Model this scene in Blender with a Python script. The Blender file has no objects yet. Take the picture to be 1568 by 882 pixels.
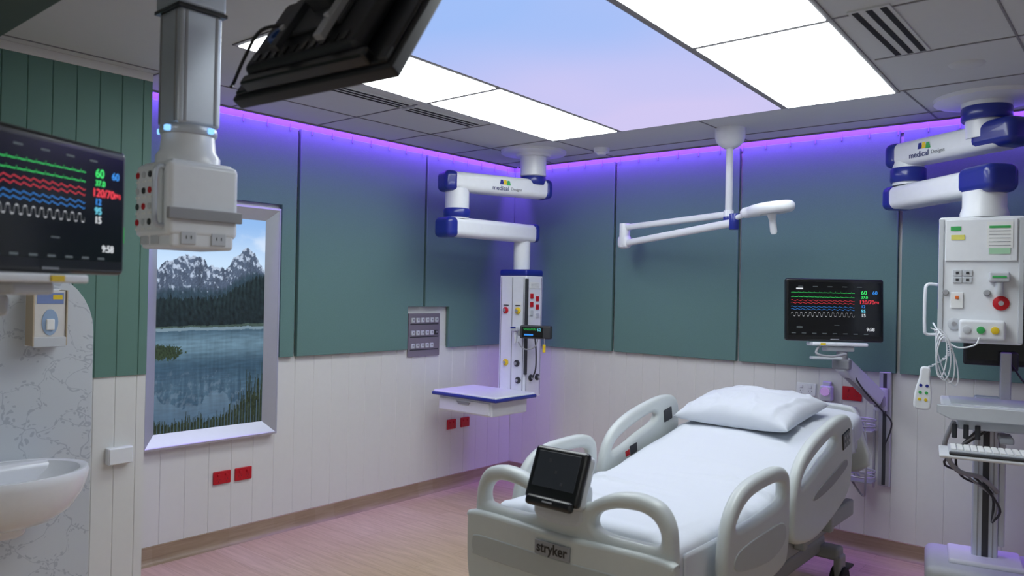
import bpy, bmesh, math, random
import numpy as np
from mathutils import Vector, Matrix, noise, Euler
random.seed(4)
S=bpy.context.scene
COL=S.collection
rad=math.radians
try:
    S.view_settings.view_transform='Standard'
    S.view_settings.look='None'
    S.view_settings.exposure=0.1
except Exception: pass

# ---------------------------------------------------------------- materials
def srgb(r,g,b):
    f=lambda c:(c/255/12.92) if c/255<=0.04045 else ((c/255+0.055)/1.055)**2.4
    return (f(r),f(g),f(b),1)
MC={}
def mat(name,col,rough=.5,metal=0,emit=None,es=0,var=.03,scale=30,bump=0,coat=0,alpha=None,stretch=None):
    if name in MC: return MC[name]
    m=bpy.data.materials.new(name); m.use_nodes=True
    n=m.node_tree.nodes; l=m.node_tree.links; p=n['Principled BSDF']
    c=srgb(*col)
    tc=n.new('ShaderNodeTexCoord'); nz=n.new('ShaderNodeTexNoise'); nz.inputs['Scale'].default_value=scale
    nz.inputs['Detail'].default_value=3
    if stretch:
        mp=n.new('ShaderNodeMapping'); mp.inputs['Scale'].default_value=stretch
        l.new(tc.outputs['Object'],mp.inputs[0]); l.new(mp.outputs[0],nz.inputs['Vector'])
    else: l.new(tc.outputs['Object'],nz.inputs['Vector'])
    mx=n.new('ShaderNodeMixRGB'); mx.inputs[1].default_value=tuple(x*(1-var) for x in c[:3])+(1,)
    mx.inputs[2].default_value=tuple(min(1,x*(1+var)) for x in c[:3])+(1,)
    l.new(nz.outputs['Fac'],mx.inputs[0]); l.new(mx.outputs[0],p.inputs['Base Color'])
    p.inputs['Roughness'].default_value=rough; p.inputs['Metallic'].default_value=metal
    p.inputs['Coat Weight'].default_value=coat
    if emit:
        p.inputs['Emission Color'].default_value=srgb(*emit); p.inputs['Emission Strength'].default_value=es
    if bump:
        b=n.new('ShaderNodeBump'); b.inputs['Strength'].default_value=bump; b.inputs['Distance'].default_value=.002
        l.new(nz.outputs['Fac'],b.inputs['Height']); l.new(b.outputs[0],p.inputs['Normal'])
    MC[name]=m; return m
WHITE=mat('painted_white',(232,236,240),.35,coat=.2)
WALLW=mat('wall_white',(221,222,220),.6,var=.02)
CEIL=mat('ceiling_paint',(204,208,210),.8,var=.02)
GRID=mat('ceiling_grid',(135,135,139),.7)
FABRIC=mat('teal_fabric',(98,132,126),.9,var=.12,scale=260,bump=.3)
TEALB=mat('teal_board',(92,128,118),.6,var=.04,scale=12)
DTEAL=mat('dark_teal',(62,80,74),.7)
BLUE=mat('blue_plastic',(28,44,140),.3,coat=.3)
ALU=mat('brushed_aluminium',(188,190,196),.35,metal=.6,var=.05,scale=80)
ALUW=mat('anodised_column',(200,208,218),.35,metal=.3,var=.03,scale=60)
SILVER=mat('silver_frame',(190,195,202),.42,metal=.5)
STEEL=mat('steel_plate',(150,142,152),.4,metal=.6)
GREYP=mat('grey_plastic',(150,152,156),.45)
LGREY=mat('light_grey_plastic',(198,203,208),.4,coat=.15)
BEDP=mat('bed_plastic',(202,208,205),.4,var=.02,coat=.15)
BEDI=mat('bed_inset_shade',(180,186,184),.45,var=.02)
BEDD=mat('bed_dark_plastic',(150,153,153),.45)
BLACK=mat('black_plastic',(14,15,18),.3,coat=.3)
BLACKM=mat('black_matte',(28,29,33),.45)
DARK=mat('dark_grey',(52,54,58),.5)
RED=mat('red_socket',(190,18,34),.4)
YEL=mat('yellow_label',(232,200,40),.5)
GREEN=mat('green_label',(60,170,90),.5)
PAPER=mat('paper_label',(236,238,236),.8)
SHEET=mat('white_sheet',(212,217,224),.85,var=.01,scale=60,bump=.15)
PORC=mat('porcelain',(232,235,240),.12,coat=.6)
RUB=mat('rubber',(25,25,27),.7)
SLOT=mat('vent_slot',(24,24,26),.8)
SCR=mat('screen_black',(5,6,8),.15,emit=(8,10,12),es=.6)
SCR2=mat('console_display',(26,28,32),.2,emit=(52,56,62),es=.25)
def em(name,col,s):
    if name in MC: return MC[name]
    m=mat(name,(10,10,10),.5,emit=col,es=s); return m
E_G=em('trace_green',(60,230,110),1.0); E_R=em('trace_red',(235,60,75),1.0); E_B=em('trace_blue',(50,140,230),1.0)
E_W=em('trace_white',(220,225,230),.9); E_C=em('trace_cyan',(110,210,235),.95)
E_D=em('trace_dim',(90,100,105),.6)
E_RING=em('ring_blue',(130,190,255),1.5)

# ---------------------------------------------------------------- helpers
CUR=[None]; TODO=[]
def grp(name,loc=(0,0,0),rot=(0,0,0),scale=None):
    e=bpy.data.objects.new(name,None); e.empty_display_size=.1
    e.location=loc; e.rotation_euler=rot; COL.objects.link(e); CUR[0]=e
    if scale: e.scale=scale
    return e
def endg(): CUR[0]=None
def link(ob,loc=(0,0,0),rot=(0,0,0)):
    COL.objects.link(ob); ob.location=loc; ob.rotation_euler=rot
    if CUR[0] is not None: ob.parent=CUR[0]
    return ob
def fin(name,bm,m,loc=(0,0,0),rot=(0,0,0),smooth=True,ang=35,wn=False):
    me=bpy.data.meshes.new(name)
    bmesh.ops.recalc_face_normals(bm,faces=bm.faces)
    bm.to_mesh(me); bm.free()
    if smooth:
        for p in me.polygons: p.use_smooth=True
        me.set_sharp_from_angle(angle=rad(ang))
    if m: me.materials.append(m)
    ob=bpy.data.objects.new(name,me); link(ob,loc,rot)
    if wn:
        w=ob.modifiers.new('wn','WEIGHTED_NORMAL'); w.keep_sharp=True
    return ob
def box(name,c,s,m,b=.004,rot=(0,0,0),seg=3,taper=None):
    bm=bmesh.new(); bmesh.ops.create_cube(bm,size=1)
    for v in bm.verts:
        k=1
        if taper and v.co.z<0: k=taper
        v.co=Vector((v.co.x*s[0]*k,v.co.y*s[1]*k,v.co.z*s[2]))
    b=min(b,min(s)*.49)
    if b>0: bmesh.ops.bevel(bm,geom=list(bm.edges),offset=b,segments=seg,affect='EDGES',profile=.5)
    return fin(name,bm,m,c,rot,smooth=b>0,wn=b>0)
def lathe(name,prof,m,loc=(0,0,0),rot=(0,0,0),seg=40,sx=1,sy=1):
    bm=bmesh.new(); rings=[]
    for r,z in prof:
        if r<1e-6: rings.append([bm.verts.new((0,0,z))])
        else: rings.append([bm.verts.new((r*sx*math.cos(2*math.pi*i/seg),r*sy*math.sin(2*math.pi*i/seg),z)) for i in range(seg)])
    for a,b in zip(rings,rings[1:]):
        if len(a)==1 and len(b)==1: continue
        for i in range(seg):
            j=(i+1)%seg
            if len(a)==1: bm.faces.new((a[0],b[i],b[j]))
            elif len(b)==1: bm.faces.new((a[i],a[j],b[0]))
            else: bm.faces.new((a[i],a[j],b[j],b[i]))
    return fin(name,bm,m,loc,rot,ang=40)
def cyl(name,p0,p1,r,m,r2=None,b=.003,seg=32):
    p0=Vector(p0); p1=Vector(p1); d=p1-p0; L=d.length; r2=r if r2 is None else r2
    b=min(b,L*.3,r*.4)
    q=Vector((0,0,1)).rotation_difference(d.normalized()).to_euler()
    return lathe(name,[(0,0),(r-b,0),(r-b*.3,b*.3),(r,b),(r2,L-b),(r2-b*.3,L-b*.3),(r2-b,L),(0,L)],m,p0,q,seg)
def cat(pts,n=6,closed=True):
    out=[];N=len(pts)
    P=[Vector(p) for p in pts]
    rng=range(N) if closed else range(N-1)
    for i in rng:
        if closed: a,b,c,d=P[(i-1)%N],P[i],P[(i+1)%N],P[(i+2)%N]
        else: a,b,c,d=P[max(i-1,0)],P[i],P[i+1],P[min(i+2,N-1)]
        for k in range(n):
            t=k/n
            out.append(.5*((2*b)+(c-a)*t+(2*a-5*b+4*c-d)*t*t+(3*b-a-3*c+d)*t**3))
    if not closed: out.append(P[-1])
    return out
def extr(name,loops,th,plane,off,m,bev=.004,smoothn=0,res=3):
    cu=bpy.data.curves.new(name,'CURVE'); cu.dimensions='2D'; cu.fill_mode='BOTH'
    cu.extrude=max(th/2-bev,0); cu.bevel_depth=bev; cu.bevel_resolution=res; cu.offset=-bev
    for lp in loops:
        pts=cat(lp,smoothn) if smoothn else [Vector(p) for p in lp]
        sp=cu.splines.new('POLY'); sp.points.add(len(pts)-1); sp.use_cyclic_u=True
        for i,p in enumerate(pts): sp.points[i].co=(p[0],p[1],0,1)
    cu.materials.append(m)
    ob=bpy.data.objects.new(name,cu)
    if plane=='xz': link(ob,(0,off,0),(rad(90),0,0))
    elif plane=='yz': link(ob,(off,0,0),(rad(90),0,rad(90)))
    else: link(ob,(0,0,off))
    TODO.append((ob,40)); return ob
def tube(name,pts,r,m,n=6,closed=False,smooth=True):
    cu=bpy.data.curves.new(name,'CURVE'); cu.dimensions='3D'; cu.bevel_depth=r; cu.bevel_resolution=4; cu.use_fill_caps=True
    P=cat(pts,n,closed) if smooth else [Vector(p) for p in pts]
    sp=cu.splines.new('POLY'); sp.points.add(len(P)-1); sp.use_cyclic_u=closed
    for i,p in enumerate(P): sp.points[i].co=(p[0],p[1],p[2],1)
    cu.materials.append(m)
    ob=bpy.data.objects.new(name,cu); link(ob); TODO.append((ob,60)); return ob
def text(name,s,loc,size,m,rot=(rad(90),0,0),ext=.0006,align='LEFT',bold=0):
    cu=bpy.data.curves.new(name,'FONT'); cu.body=s; cu.size=size; cu.extrude=ext; cu.align_x=align; cu.align_y='CENTER'; cu.offset=bold
    cu.materials.append(m); ob=bpy.data.objects.new(name,cu); link(ob,loc,rot); TODO.append((ob,30)); return ob
def ribbon(name,pts,w,m,y):
    bm=bmesh.new(); pv=None
    for i,(x,z) in enumerate(pts):
        a=bm.verts.new((x,y,z-w/2)); b=bm.verts.new((x,y,z+w/2))
        if pv: bm.faces.new((pv[0],a,b,pv[1]))
        pv=(a,b)
    return fin(name,bm,m,smooth=False)
def quadprism(name,pts,z0,z1,m):
    bm=bmesh.new(); A=[bm.verts.new((p[0],p[1],z0)) for p in pts]; B=[bm.verts.new((p[0],p[1],z1)) for p in pts]
    bm.faces.new(A); bm.faces.new(B)
    for i in range(len(pts)):
        j=(i+1)%len(pts); bm.faces.new((A[i],A[j],B[j],B[i]))
    return fin(name,bm,m,smooth=False)
def beadboard(name,axis,a0,a1,z0,z1,base,th,sgn,m,pitch=.15,g=.004):
    prof=[]; p=a0; prof.append((a0,th))
    while p+pitch<a1-.01:
        p+=pitch; prof+= [(p-g,th),(p,th-.004),(p+g,th)]
    prof.append((a1,th)); loop=prof+[(a1,0),(a0,0)]
    bm=bmesh.new()
    def P(a,t,z): return (base+sgn*t,a,z) if axis=='y' else (a,base+sgn*t,z)
    A=[bm.verts.new(P(a,t,z0)) for a,t in loop]; B=[bm.verts.new(P(a,t,z1)) for a,t in loop]
    bm.faces.new(A); bm.faces.new(B)
    for i in range(len(loop)):
        j=(i+1)%len(loop); bm.faces.new((A[i],A[j],B[j],B[i]))
    return fin(name,bm,m,smooth=False)

# ---------------------------------------------------------------- room shell
H=2.70
def floor_mat(name,vertical=False):
    m=bpy.data.materials.new(name); m.use_nodes=True; n=m.node_tree.nodes; l=m.node_tree.links; p=n['Principled BSDF']
    tc=n.new('ShaderNodeTexCoord'); mp=n.new('ShaderNodeMapping'); l.new(tc.outputs['Object'],mp.inputs[0])
    br=n.new('ShaderNodeTexBrick'); br.inputs['Scale'].default_value=1; br.inputs['Brick Width'].default_value=1.3
    br.inputs['Row Height'].default_value=.16; br.inputs['Mortar Size'].default_value=.0012
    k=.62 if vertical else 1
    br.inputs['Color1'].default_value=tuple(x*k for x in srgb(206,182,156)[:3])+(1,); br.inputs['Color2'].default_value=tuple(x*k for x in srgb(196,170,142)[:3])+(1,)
    br.inputs['Mortar'].default_value=srgb(168,144,120); l.new(mp.outputs[0],br.inputs['Vector'])
    if vertical: br.inputs['Mortar Size'].default_value=0
    mp2=n.new('ShaderNodeMapping'); mp2.inputs['Scale'].default_value=(2.5,28,28) ; l.new(tc.outputs['Object'],mp2.inputs[0])
    if vertical: mp2.inputs['Scale'].default_value=(2.5,2.5,40)
    nz=n.new('ShaderNodeTexNoise'); nz.inputs['Scale'].default_value=1.6; nz.inputs['Detail'].default_value=6; nz.inputs['Distortion'].default_value=.6
    l.new(mp2.outputs[0],nz.inputs['Vector'])
    cr=n.new('ShaderNodeValToRGB'); cr.color_ramp.elements[0].position=.3; cr.color_ramp.elements[0].color=(.76,.72,.68,1)
    cr.color_ramp.elements[1].position=.7; cr.color_ramp.elements[1].color=(1.05,1.05,1.05,1); l.new(nz.outputs['Fac'],cr.inputs[0])
    mx=n.new('ShaderNodeMixRGB'); mx.blend_type='MULTIPLY'; mx.inputs[0].default_value=.8
    l.new(br.outputs['Color'],mx.inputs[1]); l.new(cr.outputs[0],mx.inputs[2]); l.new(mx.outputs[0],p.inputs['Base Color'])
    p.inputs['Roughness'].default_value=.42
    return m
FLOORM=floor_mat('wood_vinyl'); SKIRT=floor_mat('wood_skirting',True)
X1=6.2; Y0=-7.6; HW=2.84; SL=.145
box('floor',((X1+0)/2,Y0/2,-.05),(X1+.2,-Y0+.2,.1),FLOORM,b=0)
box('ceiling',((X1+.1+SL)/2,(Y0-.1-SL)/2,H+.05),(X1+.1-SL,-Y0+.1-SL,.1),CEIL,b=0)
box('ceiling_cove',(X1/2,Y0/2,HW+.02),(X1+.2,-Y0+.2,.04),CEIL,b=0)
box('wall_left',(-.05,Y0/2,HW/2),(.1,-Y0,HW),WALLW,b=0)
box('wall_back',(X1/2,.05,HW/2),(X1+.2,.1,HW),WALLW,b=0)
box('wall_right',(X1+.05,Y0/2,HW/2),(.1,-Y0,HW),WALLW,b=0)
box('wall_front',(X1/2,Y0-.05,HW/2),(X1+.2,.1,HW),WALLW,b=0)
PX=.45; PY=-3.46
box('wall_left_projection',(PX/2,(PY+Y0)/2,H/2),(PX,PY-Y0,H),WALLW,b=0)
beadboard('wall_left_lower_boards','y',PY,0,.0,1.17,0,.012,1,WALLW)
beadboard('wall_back_lower_boards','x',0.012,X1,.0,1.17,0,.012,-1,WALLW)
beadboard('wall_left_projection_lower_boards','y',Y0,PY,0,1.155,PX,.012,1,WALLW,pitch=.105)
beadboard('wall_left_projection_upper_boards','y',Y0,PY,1.155,2.66,PX,.02,1,TEALB,pitch=.105)
box('trim_1',(PX+.014,(PY+Y0)/2,2.68),(.028,PY-Y0,.04),WALLW,b=.003)
def cove(name,axis,a0,a1):
    prof=[(0,0),(.05,0),(.035,.006),(.025,.02),(.02,.04),(.018,.1),(.012,.104),(0,.104)]
    bm=bmesh.new()
    f=(lambda a,t,z:(t,a,z)) if axis=='y' else (lambda a,t,z:(a,-t,z))
    A=[bm.verts.new(f(a0,t,z)) for t,z in prof]; B=[bm.verts.new(f(a1,t,z)) for t,z in prof]
    bm.faces.new(A); bm.faces.new(B)
    for i in range(len(prof)):
        j=(i+1)%len(prof); bm.faces.new((A[i],A[j],B[j],B[i]))
    return fin(name,bm,SKIRT,ang=40)
cove('baseboard_left','y',PY,0); cove('baseboard_back','x',0,X1)
T=.035; ZT=2.675; ZB=1.155
grp('wall_left_fabric_panels')
extr('panel_a',[[(-.006,ZB),(-.006,ZT),(-1.106,ZT),(-1.106,1.485),(-.84,1.485),(-.84,ZB)]],T,'yz',.012+T/2,FABRIC)
extr('panel_b',[[(-1.13,ZT),(-2.272,ZT),(-2.272,ZB),(-1.285,ZB),(-1.285,1.485),(-1.13,1.485)]],T,'yz',.012+T/2,FABRIC)
extr('panel_c',[[(-2.296,ZB),(-2.296,ZT),(-3.45,ZT),(-3.45,2.155),(-2.405,2.155),(-2.405,ZB)]],T,'yz',.012+T/2,FABRIC)
endg()
grp('wall_back_fabric_panels')
for i,(a,b) in enumerate([(.05,1.088),(1.112,2.138),(2.162,3.188),(3.212,4.24),(4.262,5.2),(5.22,6.15)]):
    extr('panel_%d'%i,[[(a,ZB),(b,ZB),(b,ZT),(a,ZT)]],T,'xz',-.012-T/2,FABRIC)
endg()
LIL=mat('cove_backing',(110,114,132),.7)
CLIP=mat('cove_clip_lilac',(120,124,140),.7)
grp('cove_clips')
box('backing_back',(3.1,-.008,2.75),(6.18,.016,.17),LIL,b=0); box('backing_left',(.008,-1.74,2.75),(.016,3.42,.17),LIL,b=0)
x=.12
while x<6.1:
    box('clip',(x,-.050,2.672),(.006,.006,.045),CLIP,b=0); x+=.17
y=-.15
while y>-3.42:
    box('clip',(.050,y,2.672),(.006,.006,.045),CLIP,b=0); y-=.17
endg()
box('ceiling_bulkhead',(1.43,-4.75,2.575),(1.95,.68,.25),DTEAL,b=.004)

# ---------------------------------------------------------------- ceiling grid & lights
grp('ceiling_tile_grid')
for xg in (.56,3.99,4.6,5.2): box('rail_y',(xg,-3.8,H-.001),(.008,7.2,.006),GRID,b=0)
for yg in (-.36,-.95): box('rail_x',(3.17,yg,H-.001),(6.0,.008,.006),GRID,b=0)
for yg in (-1.58,-2.22,-2.84,-3.45): 
    box('rail_xa',(.64,yg,H-.001),(.96,.008,.006),GRID,b=0); box('rail_xb',(4.8,yg,H-.001),(2.7,.008,.006),GRID,b=0)
for xg in (1.14,2.25,3.42): 
    box('rail_edge',(xg,-.55,H-.001),(.008,.78,.006),GRID,b=0)
box('edge_trim_back',(3.17,-SL-.004,H+.0),(6.0,.012,.02),GRID,b=0); box('edge_trim_left',(SL+.004,-1.8,H+.0),(.012,3.3,.02),GRID,b=0)
endg()
def sx(x,y): return x+(-.052)*(y+.95)
def pemit(name,c1,c2,s,scale=.6,p0=.35,p1=.65):
    m=bpy.data.materials.new(name); m.use_nodes=True; n=m.node_tree.nodes; l=m.node_tree.links; n.clear()
    o=n.new('ShaderNodeOutputMaterial'); e=n.new('ShaderNodeEmission'); l.new(e.outputs[0],o.inputs[0])
    tc=n.new('ShaderNodeTexCoord'); nz=n.new('ShaderNodeTexNoise'); nz.inputs['Scale'].default_value=scale; nz.inputs['Detail'].default_value=1
    l.new(tc.outputs['Object'],nz.inputs['Vector']); cr=n.new('ShaderNodeValToRGB')
    cr.color_ramp.elements[0].position=p0; cr.color_ramp.elements[1].position=p1
    cr.color_ramp.elements[0].color=srgb(*c1); cr.color_ramp.elements[1].color=srgb(*c2)
    l.new(nz.outputs['Fac'],cr.inputs[0]); l.new(cr.outputs[0],e.inputs['Color']); e.inputs['Strength'].default_value=s
    return m
LPANEL=pemit('light_panel_white',(245,252,253),(243,250,253),6.8)
def skypanel():
    m=pemit('sky_panel',(160,190,246),(208,200,242),.95,scale=.8,p0=.25,p1=.75)
    n=m.node_tree.nodes; l=m.node_tree.links
    tc=[x for x in n if x.type=='TEX_COORD'][0]; nz=[x for x in n if x.type=='TEX_NOISE'][0]; cr=[x for x in n if x.type=='VALTORGB'][0]
    sp=n.new('ShaderNodeSeparateXYZ'); l.new(tc.outputs['Object'],sp.inputs[0])
    mr=n.new('ShaderNodeMapRange'); mr.inputs[1].default_value=-3.2; mr.inputs[2].default_value=-1.3; l.new(sp.outputs[1],mr.inputs[0])
    mx=n.new('ShaderNodeMixRGB'); mx.inputs[0].default_value=.45; l.new(mr.outputs[0],mx.inputs[1]); l.new(nz.outputs['Fac'],mx.inputs[2]); l.new(mx.outputs[0],cr.inputs[0])
    return m
SKYP=skypanel()
def lightpanel(xa,xb,ya,yb,m,g=.02,nm='unseen_fill_panel'):
    P=lambda x,y:(sx(x,y),y)
    grp(nm)
    quadprism('frame',[P(xa,ya),P(xb,ya),P(xb,yb),P(xa,yb)],H-.006,H+.002,GRID)
    quadprism('diffuser',[P(xa+g,ya-g),P(xb-g,ya-g),P(xb-g,yb+g),P(xa+g,yb+g)],H-.010,H-.004,m)
    endg()
lightpanel(1.13,1.70,-.93,-2.22,LPANEL); lightpanel(1.13,1.70,-2.22,-3.47,LPANEL)
lightpanel(2.80,3.40,-.93,-2.22,LPANEL); lightpanel(2.80,3.40,-2.22,-3.47,LPANEL)
lightpanel(1.70,2.80,-.93,-3.47,SKYP,nm='ceiling_sky_panel')
def vent(x0,x1,y0,y1):
    grp('ceiling_air_diffuser')
    box('plate',((x0+x1)/2,(y0+y1)/2,H-.003),(x1-x0,y1-y0,.008),CEIL,b=.001)
    n=3
    for k in range(n):
        xx=x0+(x1-x0)*(k+.5)/n
        box('slot',(xx,(y0+y1)/2,H-.006),((x1-x0)*.15,(y1-y0)-.03,.006),SLOT,b=0)
    endg()
vent(.96,1.08,-2.20,-1.62); vent(.98,1.10,-2.82,-2.24); vent(3.53,3.68,-2.26,-1.6); vent(3.58,3.73,-3.2,-2.5)
grp('smoke_detector',(1.25,-.48,H)); lathe('body',[(0,-.05),(.03,-.05),(.04,-.035),(.058,-.03),(.062,0),(0,0)],WHITE); endg()
grp('ceiling_speaker',(3.76,-1.27,H)); lathe('body',[(0,-.012),(.05,-.012),(.07,-.006),(.075,0),(0,0)],CEIL); endg()

# ---------------------------------------------------------------- landscape window
def paint(Y,Z):
    fn=lambda x,y,s,o=0: max(-1,min(1,noise.fractal(Vector((x*s,y*s,o)),1.0,2.0,5)*.9))
    ss=lambda a,b,x: (lambda t:t*t*(3-2*t))(max(0,min(1,(x-a)/(b-a))))
    ridge=.745+.13*max(0,1-abs(Y-.80)/.19)**.9+.075*max(0,1-abs(Y-.28)/.26)**.8+.03*fn(Y,0,6,3)+.012*fn(Y,0,30,8)
    trees=.60+.10*ss(.45,1,Y)+.014*abs(math.sin(Y*70+3*fn(Y,0,9,2)))+.035*abs(fn(Y,0,45,5))+.015*fn(Y,0,6,1)
    shore=.475+.006*fn(Y,0,8,7)
    w=False; z=Z
    if Z<shore: w=True; z=shore+(shore-Z)*.9
    n1=fn(Y,z,9,4); n2=fn(Y*1.3+z*.5,z*1.6,26,6); n3=fn(Y*1.6-z,z*2.2,50,16)
    if z>ridge:
        g=ss(.75,1.0,z); c=np.array([.55,.72,.92])*(1-g)+np.array([.26,.46,.80])*g
        cl=ss(.0,.6,fn(Y*.6,z*2,4,9)); c=c*(1-.45*cl)+np.array([.80,.86,.94])*.45*cl
    elif z>trees:
        h=(z-trees)/(max(.01,ridge-trees))
        rock=np.array([.075,.105,.165])*(1+.45*n1+.4*n3)
        strat=math.sin((z*120+Y*30+4*n1))
        s=ss(.16,.62,n2*.9+.22*strat+(h-.5)*.7+n1*.3+.3*n3)
        c=rock*(1-s)+np.array([.44,.53,.68])*s
        lo=1-ss(.10,.36,h)
        c=c*(1-lo)+np.array([.028,.055,.08])*(1+.5*n2)*lo
    else:
        d=(z-shore)/max(.01,trees-shore)
        st=.5+.5*math.sin(Y*150+5*n1)
        c=np.array([.008,.016,.020])*(1+.8*n2)+np.array([.007,.015,.015])*st*d
        if d<.06: c=np.array([.05,.08,.07])*(1+.4*n2)
    if w:
        dd=(shore-Z)/shore
        rip=fn(Y*.8,Z*12,8,11); st=fn(Y*6,Z*.7,6,31)
        base=np.array([.026,.062,.105]); hi=np.array([.14,.24,.32])
        k=math.exp(-((dd-.17)/.13)**2)*.85+.18*math.exp(-((dd-.6)/.16)**2)*(1+st)
        wc=base*(1-k)+hi*k
        c=c*.10+wc*.95*(1+.28*rip+.15*st)
        if dd<.03: c=np.array([.17,.25,.31])
        hgt=.08+.26*ss(.55,1.0,Y)+.03*fn(Y,0,12,13)
        u=Y*110+ (Z*12)*fn(Y,0,22,2)
        bl=abs(math.sin(u)); tip=hgt*(.45+.9*abs(fn(Y,0,60,17)))
        if Z<tip and bl>.3-.2*(1-Z/max(.01,tip)): c=np.array([.018,.028,.017])*(1+.6*n2)+np.array([.028,.032,.014])*max(0,n3)
        e=((Y-.08)/.15)**2+((Z-.365)/.035)**2
        if e<1+.9*n2+.5*n3: c=np.array([.025,.042,.022])*(1+.8*n3)
    return np.clip(c,0,1)
def picture(y0,y1,z0,z1,xp):
    ny,nz=210,400
    vs=[];cs=[]
    for j in range(nz+1):
        for i in range(ny+1):
            a=i/ny;b=j/nz; vs.append((xp,y0+(y1-y0)*a,z0+(z1-z0)*b)); c=paint(a,b); cs+= [c[0],c[1],c[2],1]
    fs=[(j*(ny+1)+i,j*(ny+1)+i+1,(j+1)*(ny+1)+i+1,(j+1)*(ny+1)+i) for j in range(nz) for i in range(ny)]
    me=bpy.data.meshes.new('landscape_view'); me.from_pydata(vs,[],fs)
    at=me.color_attributes.new('Col','FLOAT_COLOR','POINT'); at.data.foreach_set('color',cs)
    m=bpy.data.materials.new('landscape_view'); m.use_nodes=True; n=m.node_tree.nodes; l=m.node_tree.links; p=n['Principled BSDF']
    a=n.new('ShaderNodeVertexColor'); a.layer_name='Col'; l.new(a.outputs[0],p.inputs['Emission Color']); p.inputs['Emission Strength'].default_value=1.0
    p.inputs['Base Color'].default_value=(.01,.01,.01,1); p.inputs['Roughness'].default_value=.35; p.inputs['Specular IOR Level'].default_value=.2
    me.materials.append(m); ob=bpy.data.objects.new('landscape_view',me); link(ob)
grp('window_1')
wy0,wy1,wz0,wz1=-3.29,-2.425,.665,2.125; f=.083; fx=.066; fi=.02
bm=bmesh.new()
def rg(d,x): return [bm.verts.new((x,a,b)) for a,b in ((wy0+d,wz0+d),(wy1-d,wz0+d),(wy1-d,wz1-d),(wy0+d,wz1-d))]
R=[rg(0,.0),rg(0,fx),rg(.012,fx+.004),rg(.016,fx),rg(f,fi),rg(f,.0)]
for a,b in zip(R,R[1:]):
    for k in range(4): bm.faces.new((a[k],a[(k+1)%4],b[(k+1)%4],b[k]))
fin('splayed_frame',bm,SILVER,smooth=False)
picture(wy0+f,wy1-f,wz0+f,wz1-f,.019)
endg()

# ---------------------------------------------------------------- wall sockets
def socket(loc,axis,m,n='power_socket',w=.115,h=.08,double=True):
    grp(n,loc,(0,0,0) if axis=='x' else (0,0,rad(90)))
    box('plate',(0,-.007,0),(w,.014,h),m,b=.005)
    for sx_ in (-1,1):
        box('switch',(sx_*w*.22,-.017,h*.22),(w*.13,.008,h*.2),m,b=.002)
        for a,dx,dz in ((.5,-.009,.0),(-.5,.009,.0),(0,0,-.014)):
            box('slot',(sx_*w*.22+dx,-.0135,-h*.12+dz),(.0022,.003,.008),DARK,b=0,rot=(0,a,0))
    endg()
socket((.012,-2.775,.43),'y',RED); socket((.012,-2.63,.43),'y',RED)
socket((.012,-.76,.52),'y',RED,w=.1,h=.08); socket((.012,-.60,.52),'y',RED,w=.1,h=.08)
socket((2.63,-.012,1.0),'x',WHITE,w=.13,h=.085)
grp('wall_connection_box',(PX+.012,-3.59,.76)); box('box',(.02,0,0),(.04,.12,.085),WHITE,b=.006); box('lid',(.042,0,0),(.006,.11,.075),WHITE,b=.002); endg()
grp('switch_plate_panel',(.02,-1.095,1.265))
box('plate',(.002,0,0),(.016,.335,.335),STEEL,b=.003)
for r_ in range(3):
    for c_ in range(6):
        z=.115-.10*r_; 
        if r_==2 and c_>4: continue
        box('switch',(.014,-.125+.05*c_,z),(.012,.034,.036),LGREY if r_!=1 or c_<5 else DARK,b=.003)
        box('pip',(.022,-.125+.05*c_,z+.004),(.004,.012,.014),GREYP,b=.001)
    box('label_row',(.0105,0,.115-.10*r_-.032),(.002,.3,.008),DARK,b=0)
endg()
grp('wall_notice_card',(PX+.021,-3.61,1.86)); box('card',(.001,0,0),(.003,.05,.08),GREEN,b=.001); endg()

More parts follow.
